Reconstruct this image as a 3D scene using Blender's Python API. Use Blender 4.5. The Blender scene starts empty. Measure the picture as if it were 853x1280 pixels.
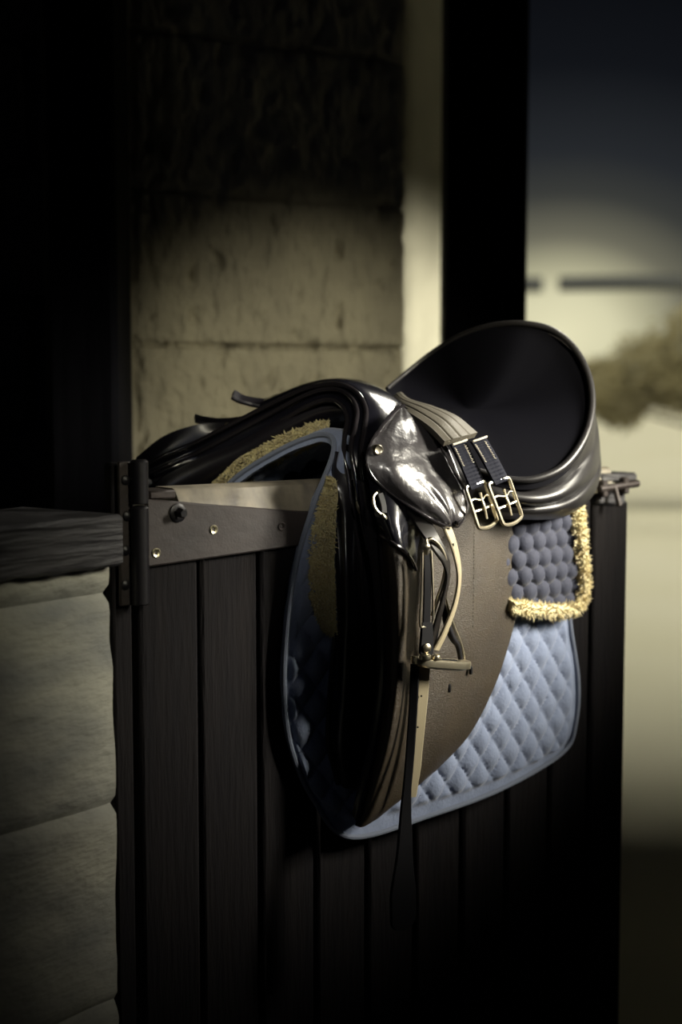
import bpy, math, random
from mathutils import Vector as V, noise
random.seed(7)
C = bpy.context.scene.collection
PI = math.pi

# ------------------------------------------------------------------ camera and measuring helpers
F = 1800.0; PITCH = math.radians(5.0); CAM = V((0, 0, 1.335))
cd = bpy.data.cameras.new('camera'); cam = bpy.data.objects.new('camera', cd); C.objects.link(cam)
cam.location = CAM; cam.rotation_euler = (PI/2 - PITCH, 0, 0)
cd.sensor_fit = 'VERTICAL'; cd.sensor_height = 36.0; cd.sensor_width = 24.0; cd.lens = F/1280*36.0
cd.clip_start = 0.05; cd.clip_end = 500
cd.dof.use_dof = True; cd.dof.focus_distance = 1.74; cd.dof.aperture_fstop = 2.5
bpy.context.scene.camera = cam
CP, SP = math.cos(PITCH), math.sin(PITCH)
def ray(px, py):
    x = (px-426.5)/F; y = -(py-640)/F
    return V((x, CP + y*SP, -SP + y*CP))
def atY(px, py, Y):
    r = ray(px, py); return CAM + r*(Y/r.y)
def atZ(px, py, Z):
    r = ray(px, py); return CAM + r*((Z-CAM.z)/r.z)
# door line
O = atY(170, 613, 1.62); E = atY(792, 592, 2.12)
D = V((E.x-O.x, E.y-O.y, 0)).normalized()      # along the door, away from the hinge
Nn = V((D.y, -D.x, 0))                          # out of the door's front
TOP = O.z
def P(px, py, b=0.0):                           # point on the plane b metres in front of the door's face
    r = ray(px, py); t = ((O - CAM).dot(Nn) + b)/r.dot(Nn)
    return CAM + r*t
def L(a, b, c): return O + D*a + Nn*b + V((0, 0, c))
def loc(p): q = p - O; return (q.dot(D), q.dot(Nn), q.z)

# ------------------------------------------------------------------ materials
def mat(name, col, rough=.5, metal=0, coat=0, bump=None, var=None, sheen=0, spec=.5, coat_rough=.15):
    m = bpy.data.materials.new(name); m.use_nodes = True
    nt = m.node_tree; b = nt.nodes['Principled BSDF']
    b.inputs['Base Color'].default_value = (*col, 1); b.inputs['Roughness'].default_value = rough
    b.inputs['Metallic'].default_value = metal; b.inputs['Coat Weight'].default_value = coat
    b.inputs['Coat Roughness'].default_value = coat_rough
    b.inputs['Sheen Weight'].default_value = sheen; b.inputs['Specular IOR Level'].default_value = spec
    tc = nt.nodes.new('ShaderNodeTexCoord')
    if var:                                     # (scale, second colour, stretch, contrast)
        mp = nt.nodes.new('ShaderNodeMapping'); mp.inputs['Scale'].default_value = var[2]
        n = nt.nodes.new('ShaderNodeTexNoise'); n.inputs['Scale'].default_value = var[0]; n.inputs['Detail'].default_value = 6
        cr = nt.nodes.new('ShaderNodeValToRGB')
        cr.color_ramp.elements[0].position = .5-var[3]; cr.color_ramp.elements[1].position = .5+var[3]
        cr.color_ramp.elements[0].color = (*var[1], 1); cr.color_ramp.elements[1].color = (*col, 1)
        nt.links.new(tc.outputs['Object'], mp.inputs['Vector']); nt.links.new(mp.outputs[0], n.inputs['Vector'])
        nt.links.new(n.outputs['Fac'], cr.inputs['Fac']); nt.links.new(cr.outputs[0], b.inputs['Base Color'])
    if bump:                                    # list of (scale, stretch, strength, distance)
        prev = None
        for (s, st, k, dd) in bump:
            mp = nt.nodes.new('ShaderNodeMapping'); mp.inputs['Scale'].default_value = st
            n = nt.nodes.new('ShaderNodeTexNoise'); n.inputs['Scale'].default_value = s; n.inputs['Detail'].default_value = 5
            bp = nt.nodes.new('ShaderNodeBump'); bp.inputs['Strength'].default_value = k; bp.inputs['Distance'].default_value = dd
            nt.links.new(tc.outputs['Object'], mp.inputs['Vector']); nt.links.new(mp.outputs[0], n.inputs['Vector'])
            nt.links.new(n.outputs['Fac'], bp.inputs['Height'])
            if prev: nt.links.new(prev.outputs[0], bp.inputs['Normal'])
            prev = bp
        nt.links.new(prev.outputs[0], b.inputs['Normal'])
    return m
u1 = (1, 1, 1)
M = {
 'leather': mat('black_leather', (.010, .009, .012), .30, bump=[(600, u1, .12, .0006), (60, u1, .15, .002)], coat=.5, coat_rough=.2),
 'gloss': mat('polished_leather', (.008, .008, .012), .2, bump=[(500, u1, .06, .0005), (45, u1, .25, .003)], coat=.8, coat_rough=.13),
 'flap': mat('flap_leather', (.046, .035, .022), .40, bump=[(330, (1, 1, 3.0), .7, .0016), (40, u1, .15, .003)], var=(25, (.034, .026, .018), u1, .2), coat=.15, coat_rough=.25, spec=.4),
 'skirt': mat('skirt_leather', (.045, .042, .045), .30, bump=[(420, u1, .14, .0008), (130, (1, 1, .5), .22, .0015), (55, u1, .45, .005)], coat=.8, coat_rough=.17),
 'bead': mat('piping_leather', (.018, .016, .018), .15, coat=.9, coat_rough=.1, bump=[(300, u1, .08, .0006)]),
 'seat': mat('seat_leather', (.003, .003, .005), .7, bump=[(500, u1, .15, .0008)], spec=.05),
 'cantle': mat('cantle_leather', (.013, .012, .013), .42, bump=[(400, u1, .1, .0008)], coat=.12, coat_rough=.3),
 'pad': mat('pad_fabric', (.235, .28, .405), .85, sheen=.3, bump=[(250, u1, .5, .002), (60, (1, 1, .4), .3, .003)], var=(30, (.18, .22, .335), u1, .3)),
 'padtrim': mat('pad_binding', (.15, .175, .24), .8, sheen=.2, bump=[(400, u1, .4, .001)]),
 'cover': mat('half_pad_cover', (.022, .026, .050), .8, sheen=.15, bump=[(300, u1, .4, .001)]),
 'fleece': mat('yellow_fleece', (.56, .50, .25), .95, sheen=.5, var=(60, (.42, .35, .17), u1, .2)),
 'fleece_pale': mat('cream_fleece', (.80, .72, .45), .95, sheen=.5, var=(60, (.6, .5, .28), u1, .2)),
 'elastic': mat('woven_elastic', (.006, .007, .015), .8, spec=.25, bump=[(900, (1, 1, 1), .5, .001)]),
 'web': mat('girth_leather', (.095, .085, .065), .5, bump=[(400, u1, .3, .001)]),
 'thread': mat('pale_thread', (.55, .5, .4), .8),
 'steel': mat('worn_steel', (.72, .65, .49), .33, metal=1, bump=[(150, u1, .15, .001)]),
 'darksteel': mat('dull_steel', (.16, .15, .13), .35, metal=1, bump=[(150, u1, .15, .001)]),
 'rubber': mat('black_rubber', (.006, .006, .008), .55, spec=.2),
 'strap': mat('stirrup_strap', (.014, .012, .011), .45, spec=.3, coat=.05, bump=[(400, u1, .1, .0006)]),
 'strap_lit': mat('lit_strap_leather', (.42, .36, .24), .45, bump=[(400, u1, .1, .0006)]),  # pale copy of the black strap, sunlight put into the colour
 'board': mat('dark_door_board', (.013, .0115, .012), .8, bump=[(30, (6, 6, .6), .5, .004), (250, (2, 2, .3), .3, .001)], var=(12, (.009, .0085, .010), (4, 4, .5), .25), spec=.08),
 'rail': mat('brown_rail', (.040, .031, .030), .6, bump=[(60, (1, 1, 1), .3, .002), (400, u1, .3, .0008)], var=(18, (.024, .020, .021), (1, 1, 2), .25)),
 'cap': mat('worn_cap_wood', (.26, .23, .17), .6, bump=[(50, (1, 1, 4), .4, .002)], var=(20, (.09, .08, .07), (2, 2, 1), .25)),
 'plank': mat('weathered_plank', (.050, .048, .052), .55, bump=[(14, (1, 1, 10), .8, .01)], var=(8, (.026, .025, .03), (1, 1, 8), .25)),
 'iron': mat('rusty_iron', (.050, .038, .034), .55, metal=.4, bump=[(70, u1, .5, .002)], var=(40, (.03, .025, .026), u1, .3)),
 'blackiron': mat('black_iron', (.012, .011, .014), .4, metal=.3, bump=[(70, u1, .3, .001)]),
 'block': mat('painted_block', (.42, .39, .30), .85, bump=[(7, u1, .9, .03), (40, (1.2, 1.2, .5), 1.0, .022), (120, u1, .6, .006)], var=(9, (.27, .25, .20), (1, 1, .7), .22)),
 'lowwall': mat('white_washed_block', (.42, .41, .335), .85, bump=[(5, u1, .8, .03), (40, (1, 1, 3), .5, .008)], var=(5, (.17, .175, .17), (1, 1, 2.6), .2)),
 'pale': mat('pale_render', (.78, .75, .60), .8, bump=[(9, u1, .5, .02)], var=(6, (.6, .57, .45), (1, 1, .6), .25)),
 'dark': mat('dark_timber', (.0025, .0025, .004), .9, spec=.1, bump=[(10, (5, 5, .5), .4, .005)]),
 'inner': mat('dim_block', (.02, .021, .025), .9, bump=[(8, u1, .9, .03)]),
 'ground': mat('sandy_ground', (.64, .61, .47), .95, bump=[(6, u1, .3, .03)], var=(.5, (.58, .55, .39), u1, .3)),
 'leaf': mat('olive_leaf', (.22, .19, .09), .7, var=(1.2, (.10, .085, .04), u1, .2)),
 'bark': mat('bark', (.08, .06, .04), .9, bump=[(20, (1, 1, .3), .6, .02)]),
 'distant': mat('grey_timber', (.03, .032, .03), .8, bump=[(4, (1, 1, 5), .5, .02)]),
 'roof': mat('roof_board', (.02, .02, .02), .9, bump=[(10, u1, .3, .01)]),
 'brass': mat('bright_screw', (.85, .78, .55), .3, metal=1, bump=[(200, u1, .1, .0004)]),
}

# ------------------------------------------------------------------ mesh helpers
def cr1(p0, p1, p2, p3, t):
    return (p1*2 + (p2-p0)*t + (p0*2 - p1*5 + p2*4 - p3)*t*t + (p1*3 - p0 - p2*3 + p3)*t*t*t)*.5
def spline(pts, n, closed=False):
    k = len(pts); out = []
    segs = k if closed else k-1
    for i in range(n):
        s = i/(n if closed else n-1)*segs
        j = min(int(s), segs-1); t = s-j
        if closed: q = [pts[(j+o) % k] for o in (-1, 0, 1, 2)]
        else:
            q = [pts[max(0, min(k-1, j+o))] for o in (-1, 0, 1, 2)]
            if j == 0: q[0] = pts[0]*2 - pts[1]
            if j == k-2: q[3] = pts[-1]*2 - pts[-2]
        out.append(cr1(*q, t))
    return out
class G:
    def __init__(s): s.v = []; s.f = []
    def add(s, vs, fs):
        o = len(s.v); s.v += vs; s.f += [tuple(o+i for i in f) for f in fs]
def grid(g, pts, closed=False):
    nr, nc = len(pts), len(pts[0])
    fs = []
    for r in range(nr-1):
        for c in range(nc if closed else nc-1):
            c2 = (c+1) % nc
            fs.append((r*nc+c, r*nc+c2, (r+1)*nc+c2, (r+1)*nc+c))
    g.add([p for row in pts for p in row], fs)
def resample(rows, nu, nv, closed=False):
    R = [spline(r, nu, closed) for r in rows]
    cols = [spline([R[k][i] for k in range(len(R))], nv) for i in range(nu)]
    return [[cols[i][j] for i in range(nu)] for j in range(nv)]
def normals(pts):
    nr, nc = len(pts), len(pts[0]); N = []
    for r in range(nr):
        row = []
        for c in range(nc):
            a = pts[r][min(c+1, nc-1)] - pts[r][max(c-1, 0)]
            b = pts[min(r+1, nr-1)][c] - pts[max(r-1, 0)][c]
            n = a.cross(b)
            row.append(n.normalized() if n.length > 1e-12 else Nn.copy())
        N.append(row)
    return N
def loft(rows, nu=40, nv=40, thick=.003, disp=None, flip=None):
    """closed leaf: front sheet, back sheet offset by thick, stitched rim.  flip: None -> normals turned towards the camera side on average"""
    pts = resample(rows, nu, nv); N = normals(pts)
    if flip is None:
        s = sum(N[r][c].dot(CAM - pts[r][c]) for r in range(0, nv, 4) for c in range(0, nu, 4))
        flip = s < 0
    sg = -1 if flip else 1
    if disp:
        pts = [[pts[r][c] + N[r][c]*sg*disp(c/(nu-1), r/(nv-1), pts[r][c]) for c in range(nu)] for r in range(nv)]
        N = normals(pts)
    back = [[pts[r][c] - N[r][c]*sg*thick for c in range(nu)] for r in range(nv)]
    g = G(); n = nu*nv
    g.v = [p for row in pts for p in row] + [p for row in back for p in row]
    for r in range(nv-1):
        for c in range(nu-1):
            a, b, d, e = r*nu+c, r*nu+c+1, (r+1)*nu+c+1, (r+1)*nu+c
            g.f.append((a, b, d, e) if not flip else (e, d, b, a))
            g.f.append((n+e, n+d, n+b, n+a) if not flip else (n+a, n+b, n+d, n+e))
    rim = [c for c in range(nu)] + [r*nu+nu-1 for r in range(1, nv)] + [(nv-1)*nu+c for c in range(nu-2, -1, -1)] + [r*nu for r in range(nv-2, 0, -1)]
    for i in range(len(rim)):
        a, b = rim[i], rim[(i+1) % len(rim)]
        g.f.append((b, a, n+a, n+b) if not flip else (a, b, n+b, n+a))
    return g
def frame_along(path, up=None, closed=False):
    n = len(path); T = []
    for i in range(n):
        if closed: t = path[(i+1) % n] - path[i-1]
        else: t = path[min(i+1, n-1)] - path[max(i-1, 0)]
        T.append(t.normalized() if t.length > 1e-9 else V((0, 0, 1)))
    if up is None:
        up = V((0, 0, 1)) if abs(T[0].z) < .9 else V((1, 0, 0))
        A = T[0].cross(up).normalized(); out = []
        for i in range(n):
            A = (A - T[i]*A.dot(T[i])).normalized(); out.append((T[i], A, T[i].cross(A)))
        return out
    return [(T[i], T[i].cross(up).normalized(), T[i].cross(T[i].cross(up)).normalized()) for i in range(n)]
def tube(g, ctrl, r, n=40, k=10, closed=False, flat=1.0, up=None):
    path = spline(ctrl, n, closed) if n else ctrl
    n = len(path); fr = frame_along(path, up, closed); rings = []
    for i, p in enumerate(path):
        rr = r if not callable(r) else r(i/(n-1))
        if isinstance(r, (list, tuple)):
            s = i/(n-1)*(len(r)-1); j = min(int(s), len(r)-2); rr = r[j]+(r[j+1]-r[j])*(s-j)
        _, A, B = fr[i]
        rings.append([p + A*math.cos(2*PI*q/k)*rr + B*math.sin(2*PI*q/k)*rr*flat for q in range(k)])
    if closed: rings.append(rings[0])
    grid(g, rings, closed=True)
    if not closed:
        o = len(g.v) - len(rings)*k
        g.f.append(tuple(o+q for q in range(k))[::-1]); g.f.append(tuple(o+(len(rings)-1)*k+q for q in range(k)))
    return path
def strap(g, ctrl, width, thick, face, n=40, closed=False, taper=None):
    """ribbon of rounded-rectangle section; face = vector (or list per control point) its flat side looks at"""
    path = spline(ctrl, n, closed)
    fl = spline(face, n, closed) if isinstance(face, list) else [face]*n
    rings = []
    for i, p in enumerate(path):
        t = (path[min(i+1, n-1)] - path[max(i-1, 0)]).normalized() if not closed else (path[(i+1) % n]-path[i-1]).normalized()
        w = t.cross(fl[i]).normalized(); nn = w.cross(t).normalized()
        ww = (width if not taper else width*taper(i/(n-1)))/2; h = thick/2; e = min(h, ww)*.6
        sec = [(-ww, -h+e), (-ww, h-e), (-ww+e, h), (ww-e, h), (ww, h-e), (ww, -h+e), (ww-e, -h), (-ww+e, -h)]
        rings.append([p + w*x + nn*y for x, y in sec])
    if closed: rings.append(rings[0])
    grid(g, rings, closed=True)
    if not closed:
        o = len(g.v) - len(rings)*8
        g.f.append(tuple(o+q for q in range(8))[::-1]); g.f.append(tuple(o+(len(rings)-1)*8+q for q in range(8)))
def box(g, c, ax, ay, az, sx, sy, sz, bev=0):
    """box centred at c, half sizes sx,sy,sz along unit axes, chamfered by bev"""
    vs = []; fs = []
    if bev <= 0:
        for i in (-1, 1):
            for j in (-1, 1):
                for k in (-1, 1): vs.append(c + ax*i*sx + ay*j*sy + az*k*sz)
        fs = [(0, 1, 3, 2), (4, 6, 7, 5), (0, 4, 5, 1), (2, 3, 7, 6), (0, 2, 6, 4), (1, 5, 7, 3)]
        g.add(vs, fs); return
    S = (sx, sy, sz); A = (ax, ay, az); idx = {}
    for sgn in [(i, j, k) for i in (-1, 1) for j in (-1, 1) for k in (-1, 1)]:
        for m in range(3):
            p = c.copy()
            for q in range(3): p += A[q]*sgn[q]*(S[q] if q == m else S[q]-bev)
            idx[(sgn, m)] = len(vs); vs.append(p)
    for m in range(3):
        a, b = [q for q in range(3) if q != m]
        for s in (-1, 1):
            f = []
            for (i, j) in ((-1, -1), (1, -1), (1, 1), (-1, 1)):
                sg = [0]*3; sg[m] = s; sg[a] = i; sg[b] = j; f.append(idx[(tuple(sg), m)])
            fs.append(tuple(f))
    for m in range(3):
        a, b = [q for q in range(3) if q != m]
        for i in (-1, 1):
            for j in (-1, 1):
                s0 = [0]*3; s0[m] = -1; s0[a] = i; s0[b] = j; s1 = list(s0); s1[m] = 1
                fs.append((idx[(tuple(s0), a)], idx[(tuple(s1), a)], idx[(tuple(s1), b)], idx[(tuple(s0), b)]))
    for sgn in [(i, j, k) for i in (-1, 1) for j in (-1, 1) for k in (-1, 1)]:
        fs.append((idx[(sgn, 0)], idx[(sgn, 1)], idx[(sgn, 2)]))
    g.add(vs, fs)
def lathe(g, c, axis, prof, k=20):
    """profile [(r, h)] turned round axis"""
    axis = axis.normalized(); a = axis.orthogonal().normalized(); b = axis.cross(a)
    rings = [[c + axis*h + (a*math.cos(2*PI*q/k) + b*math.sin(2*PI*q/k))*max(r, 1e-5) for q in range(k)] for r, h in prof]
    grid(g, rings, closed=True)
ROOTLOC = {}
def build(name, g, m, parent=None, base=None, smooth=True, **props):
    if parent is not None:
        r = parent
        while r.parent: r = r.parent
        o0 = V(r.location)
    else: o0 = V(base) if base is not None else V((0, 0, 0))
    me = bpy.data.meshes.new(name)
    me.from_pydata([tuple(p - o0) for p in g.v], [], g.f)
    me.validate(); me.update()
    import bmesh
    bm = bmesh.new(); bm.from_mesh(me); bmesh.ops.recalc_face_normals(bm, faces=bm.faces); bm.to_mesh(me); bm.free()
    me.materials.append(M[m] if isinstance(m, str) else m)
    if smooth:
        for p in me.polygons: p.use_smooth = True
        me.set_sharp_from_angle(angle=math.radians(42))
    ob = bpy.data.objects.new(name, me); C.objects.link(ob)
    if parent is not None: ob.parent = parent
    else: ob.location = o0
    for k, v in props.items(): ob[k] = v
    return ob
def thing(name, at, label, cat=None, group=None, kind=None):
    e = bpy.data.objects.new(name, None); C.objects.link(e); e.location = at; e.empty_display_size = .05
    e['label'] = label
    if cat: e['category'] = cat
    if group: e['group'] = group
    if kind: e['kind'] = kind
    return e
Zu = V((0, 0, 1))

# ================================================================== SETTING
def prism(g, base_pts, z0, z1):
    n = len(base_pts)
    vs = [V((p[0], p[1], z0)) for p in base_pts] + [V((p[0], p[1], z1)) for p in base_pts]
    fs = [tuple(range(n))[::-1], tuple(range(n, 2*n))] + [(i, (i+1) % n, n+(i+1) % n, n+i) for i in range(n)]
    g.add(vs, fs)

# ground
g = G(); prism(g, [(-60, -6), (60, -6), (60, 200), (-60, 200)], -.2, 0)
build('ground', g, 'ground', kind='structure', label='pale sandy ground of the yard')

# unseen roof added to shade the saddle and the near yard
g = G()
for i in range(26):
    y0 = -3.2+i*.24
    box(g, V((0, y0+.12, 3.06)), V((1, 0, 0)), V((0, 1, 0)), Zu, 6, .117, .05, .01)
prism(g, [(-6, -3.3), (6, -3.3), (6, 3.04), (-6, 3.04)], 3.1, 3.2)  # slab over the boards keeps sun from leaking through the gaps
build('shade_ceiling', g, 'roof', kind='structure', label='dark unseen board roof added to shade the stable')
g = G(); prism(g, [(-6, -3.3), (6, -3.3), (6, -3.2), (-6, -3.2)], 0, 3.1)  # added out of view to keep the sun off the saddle
build('sun_block_wall', g, 'inner', kind='structure', label='unseen wall behind the viewer, added to block the sun')

g = G(); prism(g, [(2.3, -3.2), (2.45, -3.2), (2.45, 3.04), (2.3, 3.04)], 0, 3.0)  # added out of view to stop light bouncing in from the yard
build('bounce_block_wall', g, 'inner', kind='structure', label='unseen wall right of the viewer, added to block bounced light')
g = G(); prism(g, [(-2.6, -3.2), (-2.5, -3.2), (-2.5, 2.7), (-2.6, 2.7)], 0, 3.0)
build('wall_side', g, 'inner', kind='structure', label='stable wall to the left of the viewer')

# block wall built in courses: helper that lays blocks with recessed joints on a vertical plane
def courses(g, p0, p1, zs, thick, joints, bev=.008, gap=.004, inward=None):
    d = V((p1.x-p0.x, p1.y-p0.y, 0)); ln = d.length; d.normalize()
    nrm = V((d.y, -d.x, 0)) if inward is None else inward
    for i in range(len(zs)-1):
        cuts = [0]+[j*ln for j in joints[i % len(joints)]]+[ln]
        for j in range(len(cuts)-1):
            a, b = cuts[j], cuts[j+1]
            c = V((p0.x, p0.y, (zs[i]+zs[i+1])/2)) + d*(a+b)/2 - nrm*thick/2
            jit = random.uniform(-.002, .002)
            box(g, c+nrm*jit, d, nrm, Zu, (b-a)/2-gap/2, thick/2, (zs[i+1]-zs[i])/2-gap/2, bev)

# block pier behind the saddle
pL = atY(147, 425, 2.50); pR = atY(509, 425, 2.78)
z1 = atY(300, 432, 2.6).z; z2 = atY(300, 243, 2.6).z; h = z2-z1
zs = [0.0]+[z1-h*k for k in range(4, -1, -1)]+[z2, z2+h, z2+2*h]
zs = [z for z in zs if z > -.001 and z < 3.02]; zs = [z for z in zs if z > .05]
dd = V((pR.x-pL.x, pR.y-pL.y, 0)); dn = dd.normalized(); nn_ = V((dn.y, -dn.x, 0)); W_ = dd.length
g = G(); rows = []
NU, NV = 110, 420
for j in range(NV+1):
    z = 3.0*j/NV; row = []
    for i in range(NU+1):
        s_ = W_*i/NU
        q = V((s_, z, 0))
        d = .007*noise.noise(q*6) + .005*noise.noise(q*22) + .003*noise.noise(q*60)
        pit = noise.noise(V((s_*38, z*22, 9))); d -= .012*max(0, pit-.28)/.3
        for zz in zs:
            w_ = .004+.003*max(0, noise.noise(V((s_*12, zz*5, 3))))
            d -= .015*math.exp(-((z-zz-.004*noise.noise(V((s_*9, zz, 0))))/w_)**2)
        d -= .010*math.exp(-((s_-.034-.002*noise.noise(V((z*9, 0, 0))))/.004)**2)
        ed = min(s_, W_-s_); d -= .012*(1-min(1, ed/.012))**2
        d -= .012*max(0, noise.noise(V((z*16, s_*10, 7)))-.1)*(1-min(1, (W_-s_)/.03))
        row.append(V((pL.x, pL.y, 0))+dn*s_+nn_*d+V((0, 0, z)))
    rows.append([row[0]-nn_*.3] + row + [row[-1]-nn_*.3])
grid(g, rows)
build('wall_far', g, 'block', kind='structure', label='rough painted block pier behind the saddle')
# pale strip: far jamb, brightened by an added spot
a = atY(500, 400, 3.30); b = atY(566, 400, 3.42)
g = G(); rows = []
for j in range(81):
    z = 3.0*j/80; dx = .004*noise.noise(V((z*7, 0, 5))) - .012*math.exp(-((z-1.68)/.012)**2)
    row = []
    for t in (0, .04, .12, .3, .5, .7, .88, .96, 1):
        p = a.lerp(b, t); rr = .02*(1-min(1, min(t, 1-t)/.12))**2
        row.append(V((p.x, p.y, z)) + V((.7, -.7, 0))*(dx-rr+.003*noise.noise(V((t*6, z*9, 1)))))
    row += [V((b.x-.05, b.y+.25, z)), V((a.x-.25, a.y+.15, z))]
    rows.append(row)
grid(g, rows, closed=True)
build('trim_2', g, 'pale', kind='structure', label='pale rendered jamb beside the dark post')
# dark post against the sky
a = atY(557, 400, 2.9); b = atY(659, 380, 2.9)
g = G(); box(g, V(((a.x+b.x)/2, 2.98, 1.5)), V((1, 0, 0)), V((0, 1, 0)), Zu, (b.x-a.x)/2, .08, 1.5, .008)
build('trim_3', g, 'dark', kind='structure', label='black timber door post against the sky')
# dark post left
a = atY(56, 400, 2.2); b = atY(146, 400, 2.2)
g = G(); box(g, V(((a.x+b.x)/2, 2.28, 1.5)), V((1, 0, 0)), V((0, 1, 0)), Zu, (b.x-a.x)/2, .08, 1.5, .01)
build('trim_4', g, 'dark', kind='structure', label='black timber post left of the block pier')
# dim inner wall far left
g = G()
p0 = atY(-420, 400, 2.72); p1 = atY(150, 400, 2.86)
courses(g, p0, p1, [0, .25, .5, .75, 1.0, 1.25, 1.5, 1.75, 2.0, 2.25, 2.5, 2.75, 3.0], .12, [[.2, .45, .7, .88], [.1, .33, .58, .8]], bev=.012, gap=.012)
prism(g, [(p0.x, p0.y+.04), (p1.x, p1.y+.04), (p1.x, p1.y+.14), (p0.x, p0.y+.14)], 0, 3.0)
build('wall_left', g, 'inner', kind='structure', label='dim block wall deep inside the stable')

# low white wall bottom left and its plank
wA = atY(0, 730, 1.457); wB = atY(139, 713, 1.58)
wd = V((wB.x-wA.x, wB.y-wA.y, 0)).normalized(); wn = V((wd.y, -wd.x, 0))
zt = (wA.z+wB.z)/2+.004
w0 = wA - wd*.5
zm = atY(70, 1023, 1.52).z; zb = atY(70, 905, 1.52).z
g = G()
# one rough block face mesh with ragged top and right edges
nu, nv = 70, 110
ln = (wB-w0).length
rows = []
for j in range(nv+1):
    z = zt*j/nv; row = []
    for i in range(nu+1):
        s = ln*i/nu
        p = V((w0.x, w0.y, 0))+wd*s
        rg = (noise.noise(V((z*22, 3.1, 0)))*.006 if i == nu else 0)
        tz = (noise.noise(V((s*30, 7.7, 0)))*.006 - .003 if j == nv else 0)
        dep = noise.noise(V((s*5, z*5, 1)))*.006 + noise.noise(V((s*18, z*18, 4)))*.002
        for zz in (zm, zm-.23, zm-.46, zm+.235): dep -= .010*math.exp(-((z-zz-.01*noise.noise(V((s*6, zz, 0))))/.006)**2)
        row.append(p+wd*rg+wn*dep+V((0, 0, z+tz)))
    rows.append(row)
grid(g, rows)
top = [p - wn*.14 for p in rows[-1]]; side = [r[-1] for r in rows]
grid(g, [rows[-1], top]); grid(g, [side, [p - wn*.14 for p in side]])
build('wall_front', g, 'lowwall', kind='structure', label='low whitewashed block wall below the plank')

g = G()
pz0 = zt+.001; z_top = (atY(0, 655, 1.44).z + atY(140, 646, 1.57).z)/2
nu, nv = 90, 14
rows = []
for j in range(nv+1):
    row = []
    for i in range(nu+1):
        s = (ln+.001)*i/nu; f = j/nv
        dz = noise.noise(V((s*40, 1, 0)))*.004 if j == 0 else noise.noise(V((s*14, 5, 0)))*.0015
        r = noise.noise(V((s*6, f*9, 2)))*.0015
        row.append(V((w0.x, w0.y, 0))+wd*s+wn*(.018+r-(.006 if j in (0, nv) else 0))+V((0, 0, pz0+(z_top-pz0)*f+dz)))
    rows.append(row)
back = [[p - wn*.16 for p in r] for r in rows]
grid(g, rows); grid(g, back); grid(g, [rows[-1], back[-1]]); grid(g, [rows[0], back[0]])
grid(g, [[r[-1] for r in rows], [r[-1] for r in back]]); grid(g, [[r[0] for r in rows], [r[0] for r in back]])
build('trim_5', g, 'plank', kind='structure', label='dark weathered plank capping the low white wall')

# hinge post
a = P(143, 760, -.004); b = P(167, 760, -.004)
g = G(); mid = (a+b)/2; zt2 = P(155, 578, -.01).z
box(g, V((mid.x, mid.y, zt2/2-.0))-Nn*.012, D, Nn, Zu, (b-a).length/2, .010, zt2/2, .003)
build('trim_1', g, 'board', kind='structure', label='dark door post carrying the hinge')

# ================================================================== STABLE DOOR
door = thing('door_1', L(.35, -.022, 0) - V((0, 0, TOP)), 'dark boarded stable half door with the saddle over it', kind='structure')
LEN = (V((E.x, E.y, 0))-V((O.x, O.y, 0))).length
xs = [188, 250, 325, 395, 460, 521, 580, 636, 690, 740]
cuts = [loc(P(168, 760, 0))[0]+.004]+[loc(P(x, 760, 0))[0] for x in xs[1:]]+[LEN-.006]
g = G()
for i in range(len(cuts)-1):
    a, b = cuts[i]+.0022, cuts[i+1]-.0022
    dz = random.uniform(-.0015, .0015)
    z0, z1b = .06, TOP-.026
    if i == len(cuts)-2: z1b = TOP - .05
    c = L((a+b)/2, -.012+dz, 0); c.z = (z0+z1b)/2
    box(g, c, D, Nn, Zu, (b-a)/2, .012, (z1b-z0)/2, .0045)
build('door_board', g, 'board', door)
g = G()   # back ledges and frame
for zc in (TOP-.12, TOP-.6, .2):
    c = L(LEN/2, -.034, 0); c.z = zc; box(g, c, D, Nn, Zu, LEN/2-.01, .009, .05, .004)
build('back_ledge', g, 'board', door)
# top rail on the front
def slab(g, pts, b0, b1):   # polygon on plane b1 extruded back to b0
    f = [P(x, y, b1) for x, y in pts]; bk = [p + Nn*(b0-b1) for p in f]; n = len(pts)
    g.add(f+bk, [tuple(range(n)), tuple(range(n, 2*n))[::-1]]+[(i, (i+1) % n, n+(i+1) % n, n+i) for i in range(n)])
g = G()
aR = loc(P(186, 660, .010))[0]
def zat(px, py, b): return P(px, py, b).z
rt0, rt1 = zat(186, 624, .01), zat(384, 639, .01); rb0, rb1 = zat(186, 709, .01), zat(384, 681, .01)
a1 = loc(P(384, 660, .01))[0]
def railz(a, z0, z1_): return z0+(z1_-z0)*(a-aR)/(a1-aR)
n = 24; rows = []
aEnd = a1+.06
for i in range(n+1):
    a = aR+(aEnd-aR)*i/n
    zt_, zb_ = railz(a, rt0, rt1), railz(a, rb0, rb1)
    e = .002
    sec = [(0.0, zt_), (.008, zt_), (.010, zt_-e), (.010, zb_+e), (.008, zb_), (0.0, zb_)]
    rows.append([L(a, b, z-TOP) for b, z in sec])
grid(g, rows, closed=True)
g.f.append((0, 1, 2, 3, 4, 5)); g.f.append(tuple(len(g.v)-6+i for i in range(6)))
rail = build('top_rail', g, 'rail', door, label='brown tapering rail under the worn top')
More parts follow.
